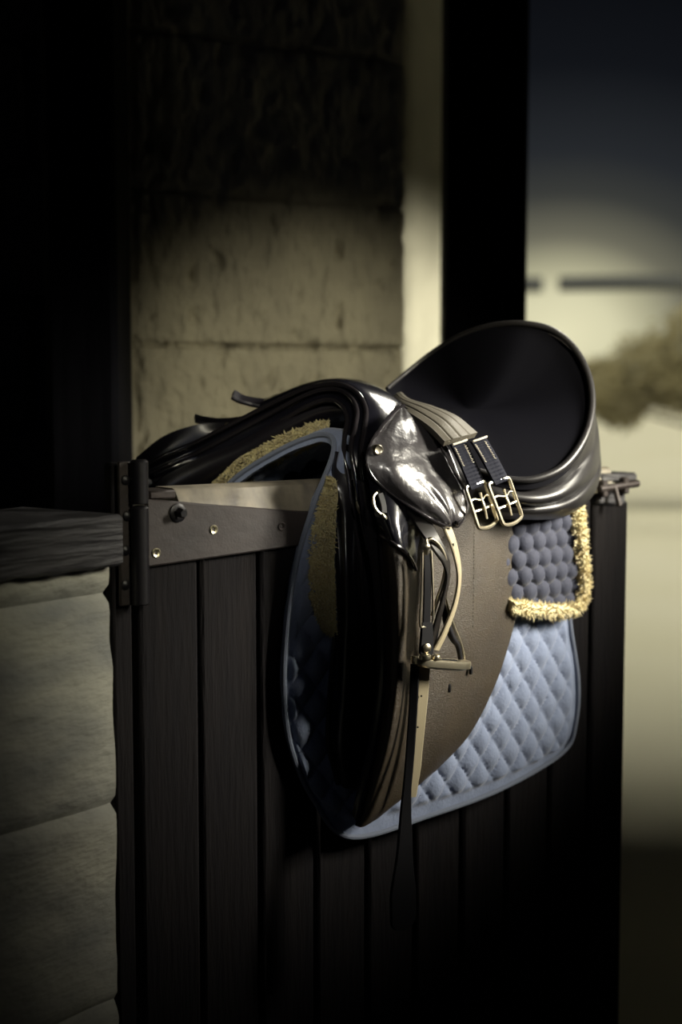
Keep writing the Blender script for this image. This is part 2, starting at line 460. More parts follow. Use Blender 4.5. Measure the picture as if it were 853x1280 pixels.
# worn cap wedge
g = G(); rows = []
aC = loc(P(219, 612, 0))[0]
for i in range(31):
    a = aC+(LEN-.05-aC)*i/30
    lo = min(railz(min(a, a1), rt0, rt1), TOP-.004)-.0005
    w = noise.noise(V((a*25, 0, 0)))*.0012
    sec = [(-.045, TOP), (-.006, TOP+.0005+w), (.001+w, TOP-.003), (.0085, lo+w), (.0005, lo-.003), (-.045, lo-.004)]
    rows.append([L(a, b, z-TOP) for b, z in sec])
grid(g, rows, closed=True); g.f.append((0, 1, 2, 3, 4, 5)); g.f.append(tuple(len(g.v)-6+i for i in range(6)))
build('door_cap', g, 'cap', door, label='worn pale wooden top edge')
g = G()
a0 = aR+.002
c = L((a0+aC)/2-.001, -.018, -.006); box(g, c, D, Nn, Zu, (aC-a0)/2-.002, .026, .005, .002)
build('cap_plate', g, 'iron', door)
# chewed end cap and latch at the far end
g = G()
for (aa, cc, sx, sz, rot) in [(LEN-.035, -.016, .040, .007, -.02), (LEN-.05, -.044, .030, .012, -.06)]:
    ax = (D*math.cos(rot)+Zu*math.sin(rot)); az = ax.cross(Nn).normalized()
    box(g, L(aa, -.018, cc), ax, Nn, az, sx, .024, sz, .004)
build('end_block', g, 'plank', door, label='chewed wooden end block')
g = G()
tube(g, [L(LEN-.085, .012, -.030), L(LEN-.05, .012, -.028), L(LEN-.004, .012, -.025)], .0055, 12, 10)
box(g, L(LEN-.075, .006, -.030), D, Nn, Zu, .006, .010, .012, .002)
box(g, L(LEN-.03, .006, -.027), D, Nn, Zu, .006, .010, .012, .002)
tube(g, [L(LEN-.055, .014, -.028), L(LEN-.055, .02, -.045), L(LEN-.055, .024, -.055)], .004, 10, 8)
build('door_bolt', g, 'iron', door)
# edge trim of the door's far side, worn
# bolt and screws
g = G(); c = P(222, 641, .010)
lathe(g, c, Nn, [(0, 0), (.011, 0), (.011, .002), (.009, .003), (.006, .003)], 18)
lathe(g, c+Nn*.003, Nn, [(.0055, 0), (.0055, .010), (.0045, .012), (0, .012)], 6)
build('bolt', g, 'blackiron', door)
for (x, y, m) in ((267, 662, 'brass'), (195, 691, 'brass'), (352, 658, 'iron')):
    g = G(); lathe(g, P(x, y, .010), Nn, [(.0052, 0), (.0055, .0010), (.0046, .0016), (.0024, .0010), (.0018, -.0005), (0, -.0005)], 20)
    build('screw', g, m, door)
# hinge
hg = G(); h0, h1 = zat(157, 757, .003), zat(157, 577, .003)
c = P(156.5, 660, .002); c.z = (h0+h1)/2
ww = (P(165, 660, .002)-P(149, 660, .002)).length/2
box(hg, c, D, Nn, Zu, ww, .003, (h1-h0)/2, .001)
hinge = build('hinge_plate', hg, 'iron', door, label='rusty brown plate with four dark bolt heads')
for y in (600, 645, 688, 731):
    g = G(); lathe(g, P(157 if y != 645 else 159, y, .005), Nn, [(.0058, 0), (.0056, .002), (.003, .0035), (0, .0038)], 14)
    build('bolt_head', g, 'blackiron', hinge)
g = G(); kc = P(175, 660, .012); kr = (P(185, 660, .012)-P(165, 660, .012)).length/2
zs_ = [zat(175, 756, .012), zat(175, 631, .012), zat(175, 574, .012)]
for (za, zb_) in ((zs_[0], zs_[1]-.0006), (zs_[1]+.0006, zs_[2])):
    lathe(g, V((kc.x, kc.y, za)), Zu, [(0, 0), (kr*.85, 0), (kr, .0015), (kr, zb_-za-.003), (kr*.75, zb_-za-.0005), (0, zb_-za)], 24)
build('hinge_knuckle', g, 'blackiron', door)
g = G(); c = L(cuts[0]+.035, .0015, 0); c.z = zat(200, 718, 0)-.003

# ================================================================== SADDLE PAD (quilted)
def R(*pts): return [P(*p) for p in pts]
pad = thing('saddle_pad', L(.38, 0, 0), 'blue-white diamond quilted saddle pad draped over the door under the saddle', 'saddle pad')
padrows = [
 R((262, 660, -.185), (330, 650, -.20), (400, 640, -.22), (470, 640, -.24), (540, 640, -.25)),
 R((285, 606, -.17), (350, 600, -.19), (420, 595, -.21), (490, 590, -.22), (560, 590, -.22)),
 R((348, 563, -.09), (400, 560, -.12), (470, 560, -.13), (550, 560, -.13), (610, 560, -.13)),
 R((402, 543, -.022), (470, 540, -.022), (550, 540, -.022), (630, 545, -.022), (690, 550, -.022)),
 R((417, 562, .010), (480, 575, .045), (560, 585, .05), (640, 590, .05), (700, 600, .03)),
 R((392, 630, .014), (470, 650, .027), (550, 655, .045), (630, 655, .04), (704, 655, .022)),
 R((370, 705, .014), (450, 720, .027), (540, 725, .045), (630, 725, .04), (706, 720, .022)),
 R((358, 785, .014), (440, 795, .027), (530, 800, .045), (630, 800, .042), (713, 785, .022)),
 R((355, 865, .014), (435, 875, .027), (530, 880, .045), (630, 872, .040), (722, 850, .022)),
 R((364, 935, .014), (430, 955, .027), (525, 955, .040), (625, 932, .038), (719, 903, .020)),
 R((392, 1000, .014), (438, 1046, .027), (540, 1018, .035), (630, 984, .034), (703, 940, .018)),
]
qa, qb = V((.8, 0, 1)).normalized(), V((-.8, 0, 1)).normalized()
def quilt(pitch, amp, edge=True):
    def f(u, v, p):
        a, b, c = loc(p)
        k = math.radians(52)
        s = (a*math.sin(k)+c*math.cos(k))/pitch; t = (-a*math.sin(k)+c*math.cos(k))/pitch
        q = (abs(math.sin(PI*s))*abs(math.sin(PI*t)))**.45
        w = 1.0
        if edge:
            w = min(1, max(0, (min(u, 1-u)-.018)/.015))*min(1, max(0, (1-v-.022)/.012))
        return amp*q*w + .0012*noise.noise(p*40)
    return f
g = loft(padrows, 200, 300, .009, quilt(.031, .0085))
build('quilted_panel', g, 'pad', pad)
g = G()
edge = [r[0] for r in padrows] + padrows[-1][1:] + [r[-1] for r in padrows[::-1]][1:9]
tube(g, [p+Nn*.001 for p in edge], .0034, 260, 8)
build('binding', g, 'padtrim', pad, label='blue-grey piped binding around the pad edge')

# ================================================================== HALF PAD with fleece
half = thing('half_pad', L(.40, 0, .02), 'dark blue quilted half pad edged with yellow fleece under the saddle', 'half pad')
def tufts(g, rows, count, length, rad, nu=30, nv=30, lump=.003, thick=.002, puff=0):
    def d(u, v, p): return lump*(noise.noise(p*55)+.5*noise.noise(p*130)) + puff*math.sin(PI*min(1, max(0, u)))
    base = loft(rows, nu, nv, thick, d)
    g.add(base.v, base.f)
    pts = [[base.v[r*nu+c] for c in range(nu)] for r in range(nv)]; N = normals(pts)
    s = sum(N[r][c].dot(CAM-pts[r][c]) for r in range(0, nv, 3) for c in range(0, nu, 3)); sg = 1 if s > 0 else -1
    for _ in range(count):
        r = random.uniform(0, nv-1.001); c = random.uniform(0, nu-1.001); i, j = int(r), int(c)
        p = pts[i][j].lerp(pts[i][j+1], c-j).lerp(pts[i+1][j].lerp(pts[i+1][j+1], c-j), r-i)
        n = N[i][j]; n = n if n.dot(CAM-p) > 0 else -n; tuft(g, p+n*rad, n, length, rad)
def tuft(g, p, n, length, rad):
    rnd = V((random.gauss(0, 1), random.gauss(0, 1), random.gauss(0, 1)))
    d = (n + rnd*.45).normalized(); l = length*random.uniform(.5, 1.2)
    a = d.orthogonal().normalized(); b = d.cross(a); rr = rad*random.uniform(.7, 1.3)
    bend = rnd.normalized()*l*.35
    ring = [p-d*rad + (a*math.cos(2*PI*q/4)+b*math.sin(2*PI*q/4))*rr for q in range(4)]
    ring2 = [p+d*l*.55+bend*.3 + (a*math.cos(2*PI*q/4)+b*math.sin(2*PI*q/4))*rr*.75 for q in range(4)]
    tip = p+d*l+bend
    g.add(ring+ring2+[tip], [(q, (q+1) % 4, 4+(q+1) % 4, 4+q) for q in range(4)]+[(4+q, 4+(q+1) % 4, 8) for q in range(4)])
g = G()
tufts(g, [R((248, 622, -.19), (255, 640, -.2)), R((267, 604, -.185), (285, 620, -.2)), R((300, 572, -.155), (318, 592, -.175)), R((350, 546, -.105), (362, 566, -.115)),
          R((385, 532, -.07), (395, 550, -.075)), R((412, 528, -.045), (412, 545, -.05))], 6500, .0062, .0015, nu=14, nv=60, puff=.008)
build('fleece_edge', g, 'fleece', half, label='yellow sheepskin edge in the gullet')
g = G()
tufts(g, [R((412, 598, .018), (418, 598, .03)), R((408, 612, .016), (422, 612, .034)), R((394, 650, .018), (420, 650, .036)), R((387, 700, .020), (418, 705, .038)), R((388, 745, .022), (420, 750, .040)),
          R((398, 775, .026), (420, 782, .040)), R((412, 790, .032), (421, 793, .040))], 3600, .006, .0011, nu=16, nv=50)
build('fleece_lining', g, 'fleece', half, label='dark olive fleece lining beside the panel')
# rear cover
rear = [R((600, 600, .05), (660, 600, .062), (715, 615, .05)), R((600, 660, .055), (660, 660, .066), (717, 655, .05)),
        R((600, 710, .055), (660, 710, .066), (721, 705, .05)), R((600, 745, .053), (660, 752, .06), (723, 752, .047))]
def hexq(u, v, p):
    a, b, c = loc(p); pt = .026
    best = 9
    for i in range(-2, 30):
        for dj in (0, .5):
            pass
    s = a/pt; t = c/(pt*.866)
    j = round(t); m = 9
    for jj in (j-1, j, j+1):
        off = .5*(jj % 2); i = round(s-off)
        for ii in (i, i-1, i+1):
            dx = (s-off-ii)*pt; dz = (t-jj)*pt*.866; m = min(m, math.hypot(dx, dz))
    return .0075*max(0, 1-(m/(pt*.56))**2.4)
g = loft(rear, 90, 110, .010, hexq)
build('quilted_cover', g, 'cover', half, label='dark blue puffed quilting at the back')
g = G()
ep = [P(x, y, b) for x, y, b in ((636, 757, .066), (665, 762, .064), (700, 764, .058), (722, 757, .054), (729, 735, .054), (727, 700, .056), (724, 665, .058), (721, 640, .056), (716, 612, .05))]
path = tube(g, ep, [.0075, .0095, .010, .010, .0095, .0085, .0085, .008, .007], 60, 12)
fr = frame_along(path)
for _ in range(3200):
    i = random.randrange(len(path)-1); p = path[i].lerp(path[i+1], random.random()); an = random.uniform(0, 2*PI)
    n = fr[i][1]*math.cos(an)+fr[i][2]*math.sin(an); tuft(g, p+n*.0082, n, .006, .0012)
build('fleece_trim', g, 'fleece_pale', half, label='cream fleece trim around the rear corner')

# ================================================================== SADDLE
sad = thing('saddle', L(.42, 0, .03), 'glossy black leather riding saddle straddling the top of the stable door', 'saddle')

# far panel and flap seen through the arch
far_flap = [
 R((440, 478, -.10), (405, 484, -.13), (350, 496, -.17), (300, 524, -.215), (245, 531, -.25), (205, 545, -.28), (170, 572, -.30)),
 R((445, 490, -.09), (405, 497, -.12), (352, 512, -.16), (300, 538, -.205), (248, 550, -.245), (208, 568, -.27), (172, 592, -.285)),
 R((450, 520, -.09), (410, 527, -.12), (360, 540, -.16), (310, 560, -.20), (262, 578, -.235), (225, 598, -.26), (185, 630, -.275)),
 R((460, 570, -.10), (430, 580, -.13), (385, 600, -.17), (340, 625, -.20), (290, 650, -.23), (250, 680, -.25), (200, 720, -.27)),
]
build('far_flap', loft(far_flap, 70, 30, .006, lambda u, v, p: .002*noise.noise(p*18)), 'leather', sad, label='far side flap flaring above the door')
far_panel = [
 R((436, 500, -.035), (400, 503, -.07), (350, 523, -.12), (300, 552, -.165), (250, 572, -.205), (205, 596, -.235), (180, 622, -.25)),
 R((437, 510, -.035), (400, 515, -.07), (352, 538, -.115), (305, 566, -.16), (258, 590, -.20), (215, 618, -.23), (190, 650, -.24)),
 R((436, 525, -.04), (405, 532, -.075), (360, 556, -.12), (315, 586, -.165), (275, 610, -.20), (235, 645, -.23), (215, 680, -.24)),
]
build('far_panel', loft(far_panel, 70, 30, .02, lambda u, v, p: .006*math.sin(PI*v)), 'leather', sad, label='padded panel on the far side')

# arch leaves : beads running over the pommel front
beadA = R((178, 583, -.27), (215, 566, -.25), (250, 551, -.225), (320, 515, -.16), (380, 487, -.085), (420, 480, -.035), (445, 489, -.008), (458, 510, .012), (457, 535, .03), (453, 562, .045), (456, 600, .058), (464, 635, .066), (476, 668, .072))
beadB = R((186, 592, -.265), (222, 577, -.245), (256, 562, -.22), (325, 525, -.155), (383, 494, -.08), (417, 486, -.04), (438, 495, -.012), (447, 512, .006), (445, 534, .022), (440, 560, .034), (446, 600, .046), (452, 640, .054), (462, 690, .06))
beadC = R((192, 602, -.25), (228, 588, -.23), (262, 576, -.205), (330, 540, -.145), (385, 508, -.075), (412, 500, -.045), (428, 507, -.02), (435, 524, -.002), (432, 546, .012), (431, 570, .024), (437, 600, .032), (442, 645, .040), (451, 700, .046), (453, 745, .048), (448, 800, .048), (440, 840, .046))
arch = [beadC[:11], [a.lerp(b, .5)-Nn*0+D*.006 for a, b in zip(beadC[:11], beadB[:11])], beadB[:11],
        [a.lerp(b, .5)+D*.006 for a, b in zip(beadB[:11], beadA[:11])], beadA[:11]]
g = loft(arch, 120, 20, .004)
build('head_facing', g, 'gloss', sad, label='polished arch facing below the pommel')
for nm, bd, r in (('piping', beadA, .0034), ('piping', beadB, .0034), ('piping', beadC, .0034)):
    g = G(); tube(g, [p - D*.001 for p in bd], r, 160, 10); build(nm, g, 'bead', sad)

pom = [beadA[3:10],
 R((330, 500, -.165), (385, 478, -.10), (428, 473.5, -.045), (458, 486, -.012), (474, 512, .018), (470, 540, .045), (456, 568, .062)),
 R((345, 497, -.19), (400, 480, -.13), (445, 474, -.075), (482, 489, -.025), (495, 510, .012), (480, 541, .052), (459, 570, .068)),
 R((360, 505, -.21), (420, 490, -.15), (462, 483, -.095), (492, 496, -.035), (502, 508, .006), (483, 538, .054), (461, 572, .070))]
build('pommel', loft(pom, 60, 40, .004), 'gloss', sad, label='high gloss rounded pommel')

# near panel (front roll seen from the front)
panel = [
 R((420, 564, .018), (427, 566, .020), (440, 570, .025), (480, 585, .050), (600, 600, .050)),
 R((417, 602, .026), (429, 604, .030), (446, 610, .038), (482, 615, .055), (603, 620, .055)),
 R((421, 642, .028), (431, 645, .044), (446, 646, .044), (485, 650, .056), (610, 655, .058)),
 R((421, 700, .030), (433, 705, .058), (449, 705, .046), (487, 710, .054), (610, 710, .058)),
 R((423, 760, .032), (435, 765, .062), (451, 765, .050), (490, 770, .054), (605, 770, .053)),
 R((419, 820, .032), (433, 825, .062), (450, 825, .054), (488, 830, .054), (595, 830, .048)),
 R((414, 880, .030), (430, 885, .058), (448, 885, .056), (480, 890, .052), (570, 880, .048)),
 R((413, 930, .028), (426, 935, .052), (444, 935, .054), (470, 935, .050), (545, 920, .046)),
 R((424, 978, .028), (430, 985, .044), (440, 985, .048), (455, 982, .044), (500, 960, .042)),
]
build('panel', loft(panel, 60, 90, .018, lambda u, v, p: .0012*noise.noise(p*25)), 'leather', sad, label='padded front panel hanging along the near side')
g = G()
tube(g, R((420, 790, .042), (417, 820, .038), (412, 880, .036), (411, 930, .034), (423, 980, .032)), .0035, 60, 8)
build('piping', g, 'bead', sad)

# sweat flap
sweat = [
 R((447, 600, 0.062), (470, 605, 0.076), (530, 610, 0.074), (640, 615, 0.060)),
 R((455, 660, 0.066), (480, 665, 0.080), (540, 670, 0.076), (645, 680, 0.058)),
 R((465, 720, 0.068), (490, 725, 0.082), (545, 730, 0.076), (642, 740, 0.056)),
 R((471, 790, 0.068), (495, 795, 0.082), (545, 800, 0.074), (628, 800, 0.054)),
 R((470, 860, 0.066), (490, 865, 0.080), (530, 865, 0.072), (600, 865, 0.054)),
 R((460, 930, 0.062), (478, 935, 0.074), (510, 935, 0.066), (565, 925, 0.052)),
 R((447, 985, 0.058), (460, 992, 0.068), (480, 990, 0.060), (520, 972, 0.050)),
 R((440, 1018, 0.056), (446, 1026, 0.064), (456, 1024, 0.056), (475, 1005, 0.050)),
]
build('sweat_flap', loft(sweat, 40, 80, .004), 'leather', sad)

# main flap
flap = [
 R((458, 585, 0.076), (476, 590, 0.090), (498, 590, 0.092), (532, 590, 0.090), (592, 595, 0.081), (650, 600, 0.060)),
 R((466, 628, 0.082), (484, 632, 0.098), (502, 632, 0.098), (532, 632, 0.092), (594, 635, 0.083), (656, 640, 0.060)),
 R((476, 672, 0.084), (487, 676, 0.104), (503, 680, 0.108), (530, 682, 0.092), (595, 682, 0.085), (656.5, 690, 0.060)),
 R((479, 722, 0.084), (489, 724, 0.108), (503, 726, 0.116), (527, 728, 0.092), (592, 730, 0.085), (652, 738, 0.060)),
 R((482, 790, 0.084), (491, 791, 0.106), (505, 792, 0.114), (525, 794, 0.090), (583, 795, 0.083), (638, 800, 0.060)),
 R((481, 860, 0.082), (490, 861, 0.102), (501, 862, 0.108), (519, 864, 0.086), (566, 866, 0.079), (615, 866, 0.058)),
 R((473, 922, 0.078), (482, 924, 0.096), (492, 925, 0.100), (508, 927, 0.082), (548, 929, 0.073), (586, 920, 0.056)),
 R((463, 970, 0.074), (471, 972, 0.088), (480, 973, 0.090), (494, 975, 0.076), (522, 976, 0.067), (552, 957, 0.055)),
 R((452, 1012, 0.070), (459, 1014, 0.080), (467, 1014, 0.080), (480, 1010, 0.070), (500, 1000, 0.063), (522, 982, 0.054)),
 R((446, 1032, 0.068), (450, 1034, 0.072), (456, 1033, 0.070), (465, 1028, 0.064), (474, 1022, 0.059), (482, 1014, 0.054)),
]
def flapd(u, v, p):
    d = .0012*noise.noise(p*14)
    return d
build('flap', loft(flap, 110, 150, .0045, flapd), 'flap', sad, label='large grained near side flap')
g = G(); tube(g, [r[0]+Nn*.001 for r in flap[2:]], .0030, 90, 8); build('piping', g, 'bead', sad)
g = G(); tube(g, [P(x, y, b) for x, y, b in ((476, 669, .090), (490, 678, .110), (505, 688, .115), (514, 699, .110), (520, 712, .102))], .0026, 30, 8)
build('seam', g, 'bead', sad)
kp = [R((459, 575, .088), (480, 585, .098), (510, 600, .100), (534, 615, .096)), R((462, 605, .088), (484, 612, .102), (508, 624, .104), (530, 640, .098)),
      R((466, 632, .089), (486, 640, .105), (506, 652, .108), (525, 668, .100)), R((473, 656, .091), (489, 664, .110), (505, 675, .114), (522, 694, .103)),
      R((477, 668, .091), (491, 677, .111), (505, 687, .116), (519.5, 710, .103))]
build('block_cover', loft(kp, 40, 50, .004, lambda u, v, p: .0009*noise.noise(p*70)), 'gloss', sad, label='black leather cover above the knee roll')
# slots in the flap
for (x, y) in ((589, 838), (562, 860)):
    g = G(); c = P(x, y, .0800)
    tube(g, [c-Zu*.0055, c-Zu*.004, c+Zu*.004, c+Zu*.0055], [.0008, .0024, .0024, .0008], 12, 8); build('slot', g, 'rubber', sad)

g = G()
for k in range(34):
    y = 640+k*4.3; c = P(593-(y-640)*.012, y, .0868); c2 = P(593-(y-640)*.012, y+2.4, .0868)
    tube(g, [c, c.lerp(c2, .5)+Nn*.0006, c2], .0004, 4, 5)
build('stitching', g, 'bead', sad, label='faint vertical stitch line down the flap')
# seat
rim = [(600, 588, .10), (632, 598, .118), (668, 599, .135), (704, 583, .142), (730, 548, .132), (740, 508, .110), (735, 468, .080), (716, 434, .048), (688, 412, .018), (650, 404.5, -.015), (610, 408, -.055), (572, 421, -.095), (538, 442, -.130), (508, 466, -.140), (484, 486, -.125), (478, 498, -.09), (490, 505, -.04), (500, 510, .0), (520, 530, .035), (548, 556, .065), (574, 577, .085)]
rimP = spline([P(*p) for p in rim], 120, closed=True)
cen = P(590, 512, -.01)
rows = []
for k in range(26):
    r = k/25
    row = []
    for p in rimP:
        a0_, b0_, c0_ = loc(cen); a_, b_, c_ = loc(p)
        row.append(L(a0_+(a_-a0_)*r, b0_+(b_-b0_)*r, c0_+(c_-c0_)*(r**1.9)))
    rows.append(row)
g = G(); grid(g, rows, closed=True)
under = [[p - V((0, 0, .012)) for p in rows[-1]], [cen.lerp(p, .5)-V((0, 0, .03)) for p in rows[-1]], [cen-V((0, 0, .03)) for p in rows[-1]]]
grid(g, [rows[-1]]+under, closed=True)
build('seat', g, 'seat', sad, label='deep matt black seat with tall round cantle')
g = G(); tube(g, [P(*p) for p in rim[:15]], [.003, .004, .005, .0055, .0055, .0055, .0055, .0055, .005, .0045, .004, .0035, .003, .003, .003], 140, 10)
build('cantle_rim', g, 'cantle', sad, label='rolled shiny rim round the back of the seat')
# cantle back, gusset and rear panel folds
cant = [
 R((585, 584, .085), (632, 600, .116), (668, 602, .132), (704, 587, .139), (731, 552, .128), (741, 512, .105), (733, 470, .075), (705, 430, .04), (660, 409, -.01), (600, 415, -.065)),
 R((585, 592, .075), (632, 607, .104), (670, 610, .118), (706, 597, .124), (733, 565, .112), (741, 535, .088), (738, 500, .05), (715, 465, .01), (670, 445, -.05), (610, 445, -.10)),
 R((585, 600, .085), (632, 614, .116), (672, 618, .130), (708, 606, .132), (735, 578, .112), (744, 552, .078), (742, 530, .03), (722, 505, -.02), (680, 490, -.08), (620, 485, -.13)),
 R((585, 610, .088), (634, 622, .120), (676, 625, .134), (712, 613, .132), (737, 588, .108), (745, 566, .070), (744, 550, .02), (725, 535, -.03), (690, 525, -.09), (630, 520, -.14)),
 R((585, 618, .078), (634, 630, .104), (678, 631, .116), (713, 620, .116), (737, 598, .096), (746, 576, .060), (745, 562, .01), (728, 552, -.04), (692, 545, -.10), (635, 540, -.15)),
 R((585, 626, .086), (636, 637, .112), (680, 637, .124), (715, 627, .122), (738, 606, .100), (747, 586, .062), (745, 574, .01), (730, 566, -.04), (694, 560, -.10), (640, 555, -.15)),
 R((585, 634, .076), (636, 644, .090), (680, 645, .098), (714, 637, .098), (737, 618, .082), (746, 597, .052), (745, 585, .005), (730, 578, -.04), (694, 572, -.10), (640, 568, -.15)),
 R((585, 636, .060), (636, 645, .060), (680, 646, .060), (712, 640, .060), (733, 622, .052), (742, 602, .032), (740, 590, -.005), (726, 582, -.045), (690, 577, -.10), (640, 572, -.15)),
]
build('rear_gusset', loft(cant, 110, 90, .004, lambda u, v, p: .0022*noise.noise(p*22)), 'cantle', sad, label='folded leather gusset under the cantle')
for row, rr in ((cant[3], .0032), (cant[5], .0034)):
    g = G(); tube(g, row[:8], rr, 80, 8); build('piping', g, 'bead', sad)
# near seat side leather (jockey) from the waist down to the flap
jock = [
 R((490, 505, .0), (520, 528, .036), (548, 554, .066), (574, 575, .086), (602, 589, .10), (640, 600, .11)),
 R((475, 535, .04), (510, 555, .062), (545, 575, .078), (575, 592, .092), (605, 605, .10), (642, 612, .106)),
 R((463, 570, .060), (500, 585, .078), (540, 600, .086), (578, 610, .094), (608, 620, .098), (642, 624, .10)),
 R((464, 600, .066), (500, 612, .082), (540, 625, .088), (578, 632, .090), (606, 634, .090), (640, 635, .085)),
]
build('seat_side', loft(jock, 60, 40, .004), 'leather', sad)
# skirt (small flap)
sk = [
 R((499, 507, 0.018), (501, 506, 0.013), (503, 507, 0.013), (505, 509, 0.012)),
 R((482, 528, 0.058), (497, 526, 0.060), (511, 524, 0.056), (522, 520, 0.044)),
 R((465, 552, 0.084), (492, 553, 0.092), (520, 550, 0.088), (541, 536, 0.070)),
 R((459, 575, 0.091), (492, 578, 0.105), (528, 575, 0.103), (553, 562, 0.091)),
 R((467, 596, 0.096), (500, 600, 0.112), (538, 598, 0.112), (564, 586, 0.102)),
 R((486, 614, 0.104), (516, 618, 0.118), (550, 617, 0.120), (576, 608, 0.112)),
 R((512, 632, 0.114), (536, 635, 0.124), (560, 633, 0.126), (583, 628, 0.120)),
 R((537, 648, 0.124), (551, 651, 0.126), (566, 649, 0.128), (581, 643, 0.126)),
 R((556, 656.5, 0.130), (561, 657.5, 0.124), (566, 657, 0.124), (572, 654, 0.127)),
]
def skd(u, v, p):
    d = 0
    # creases running towards the tip
    for (u0, u1_, w, am, v0) in ((.50, .62, .045, -.0040, .45), (.78, .66, .05, -.0030, .55), (.58, .60, .10, .0035, .35), (.30, .45, .12, .002, .3)):
        uc = u0+(u1_-u0)*v
        d += am*math.exp(-((u-uc)/w)**2)*min(1, max(0, (v-v0)/.25))*min(1, max(0, (1-v)/.1))
    d += .0018*noise.noise(V((u*5, v*4, 2)))
    return d
build('skirt', loft(sk, 90, 110, .004, skd), 'skirt', sad, label='shiny creased small flap with stud')
g = G(); skedge = [r[0] for r in sk]; tube(g, [p-Nn*.001 for p in skedge+[sk[-1][2]]+[r[-1] for r in sk[::-1]]], .0019, 150, 8)
build('piping', g, 'bead', sad)
g = G(); tube(g, [P(x, y, b) for x, y, b in ((505, 507, .012), (494, 514, .034), (482, 527, .058), (470, 545, .076), (458.5, 570, .088))], .0024, 50, 8); build('seam', g, 'bead', sad)
# second layer peeping below the skirt on the right
sk2 = [R((548, 545, .066), (560, 560, .08), (566, 566, .08)), R((560, 590, .088), (575, 600, .094), (583, 605, .094)),
       R((560, 630, .092), (578, 635, .098), (587, 632, .098)), R((560, 655, .094), (572, 660, .096), (580, 652, .097))]
build('under_skirt', loft(sk2, 20, 30, .003), 'skirt', sad)
g = G(); lathe(g, P(472, 562, .094), (Nn+D*-.25).normalized(), [(0, -.004), (.0062, -.004), (.0062, .003), (.005, .0048), (.0035, .0040), (0, .0040)], 20)
build('stud', g, 'steel', sad, label='bright metal stud')
# D ring and tab, front ring
g = G()
tube(g, [P(x, y, b) for x, y, b in ((471, 616, .100), (467, 621, .102), (468, 632, .106), (473, 640, .109), (480, 645, .110))], .0017, 24, 8)
dr = build('ring', g, 'steel', sad)
g = G(); strap(g, R((475, 617, .102), (479, 630, .106), (480, 641, .109)), .009, .003, Nn, 12)
build('ring_tab', g, 'rubber', dr)
g = G(); tube(g, [P(x, y, b) for x, y, b in ((478, 642, .111), (480.5, 646, .112), (482, 649, .112))], [.003, .0042, .003], 10, 10, flat=.6); build('ring_stop', g, 'steel', dr)
g = G(); tube(g, R((446, 627, .062), (447.5, 634, .064), (450, 642, .063)), [.0012, .0020, .0012], 14, 8); build('ring', g, 'steel', sad)
# far side straps curling up
g = G(); strap(g, R((291, 493, -.21), (302, 499, -.205), (318, 503, -.20), (334, 504, -.19), (350, 498, -.18)), .022, .006, V((.1, -.5, 1)), 30); build('billet_strap', g, 'leather', sad, label='upturned strap end on the far side')
g = G(); strap(g, R((244, 523, -.26), (256, 526, -.255), (275, 528, -.245), (300, 526, -.23), (325, 518, -.21)), .022, .005, V((.1, -.4, 1)), 30)
bs = build('billet_strap', g, 'leather', sad)
g = G(); lathe(g, P(284, 532, -.225), Nn*1, [(0, 0), (.0045, 0), (.0035, .003), (0, .004)], 12); build('stud', g, 'brass', sad)

# ================================================================== GIRTH lying over the seat
gir = thing('girth', P(560, 540, .07), 'short girth with woven elastics and two steel buckles laid over the saddle', 'girth')
body = [
 R((490, 500, -.06), (493, 496, -.062), (497, 492, -.066), (502, 490, -.07)),
 R((497, 508, -.01), (502, 503, -.016), (508, 500, -.02), (513, 499, -.026)),
 R((515, 518, .045), (524, 513, .038), (534, 509, .030), (542, 508, .022)),
 R((538, 534, .085), (549, 529, .082), (561, 523, .074), (571, 520, .062)),
 R((556, 552, .110), (568, 549, .110), (583, 545, .104), (597, 541, .092)),
]
def gd(u, v, p):
    return -.0012*sum(math.exp(-((u-c)/.025)**2) for c in (.25, .5, .75)) + .0015*math.exp(-((u-.5)/.5)**2)
build('girth_body', loft(body, 80, 50, .008, gd), 'web', gir, label='pale olive padded body with three stitched lines')
def buckle_set(x0, y0, x1, y1, corners, b, nxt):
    el = build_elastic(x0, y0, x1, y1, b)
    tl, tr, br, bl = [P(*c, bb) for c, bb in zip(corners, (b, b-.004, b+.004, b+.008))]
    g = G()
    # open frame, slightly bowed bottom
    loop = []
    for A, B in ((tl, tr), (tr, br), (br, bl), (bl, tl)):
        for t in (.08, .36, .64, .92): loop.append(A.lerp(B, t))
    mid = (bl+br)/2; dn = (mid-(tl+tr)/2).normalized()
    for k in (9, 10): loop[k] = loop[k]+dn*.0025
    tube(g, loop, .0026, 90, 8, closed=True)
    fr = build('buckle', g, 'steel', gir, label='bright steel roller buckle')
    g = G(); a = tl.lerp(bl, .60); c = tr.lerp(br, .60); tube(g, [a, a.lerp(c, .5)+Nn*.001, c], .0018, 10, 8); build('crossbar', g, 'steel', fr)
    g = G(); a = tl.lerp(bl, .36); c = tr.lerp(br, .36)
    tube(g, [a, a.lerp(c, .2)-dn*.002, a.lerp(c, .5)+Nn*.003+dn*.001, a.lerp(c, .8)-dn*.002, c], .0014, 20, 8); build('keeper_wire', g, 'steel', fr)
    g = G(); s = tl.lerp(tr, .52).lerp(bl.lerp(br, .5), .20)+Nn*.004; e = tl.lerp(tr, .5).lerp(bl.lerp(br, .46), .84)+Nn*.003
    m_ = s.lerp(e, .5)+Nn*.001
    tube(g, [s, s.lerp(e, .25), m_, e], [.0030, .0022, .0026, .0020], 24, 8, flat=.7); build('tongue', g, 'steel', fr)
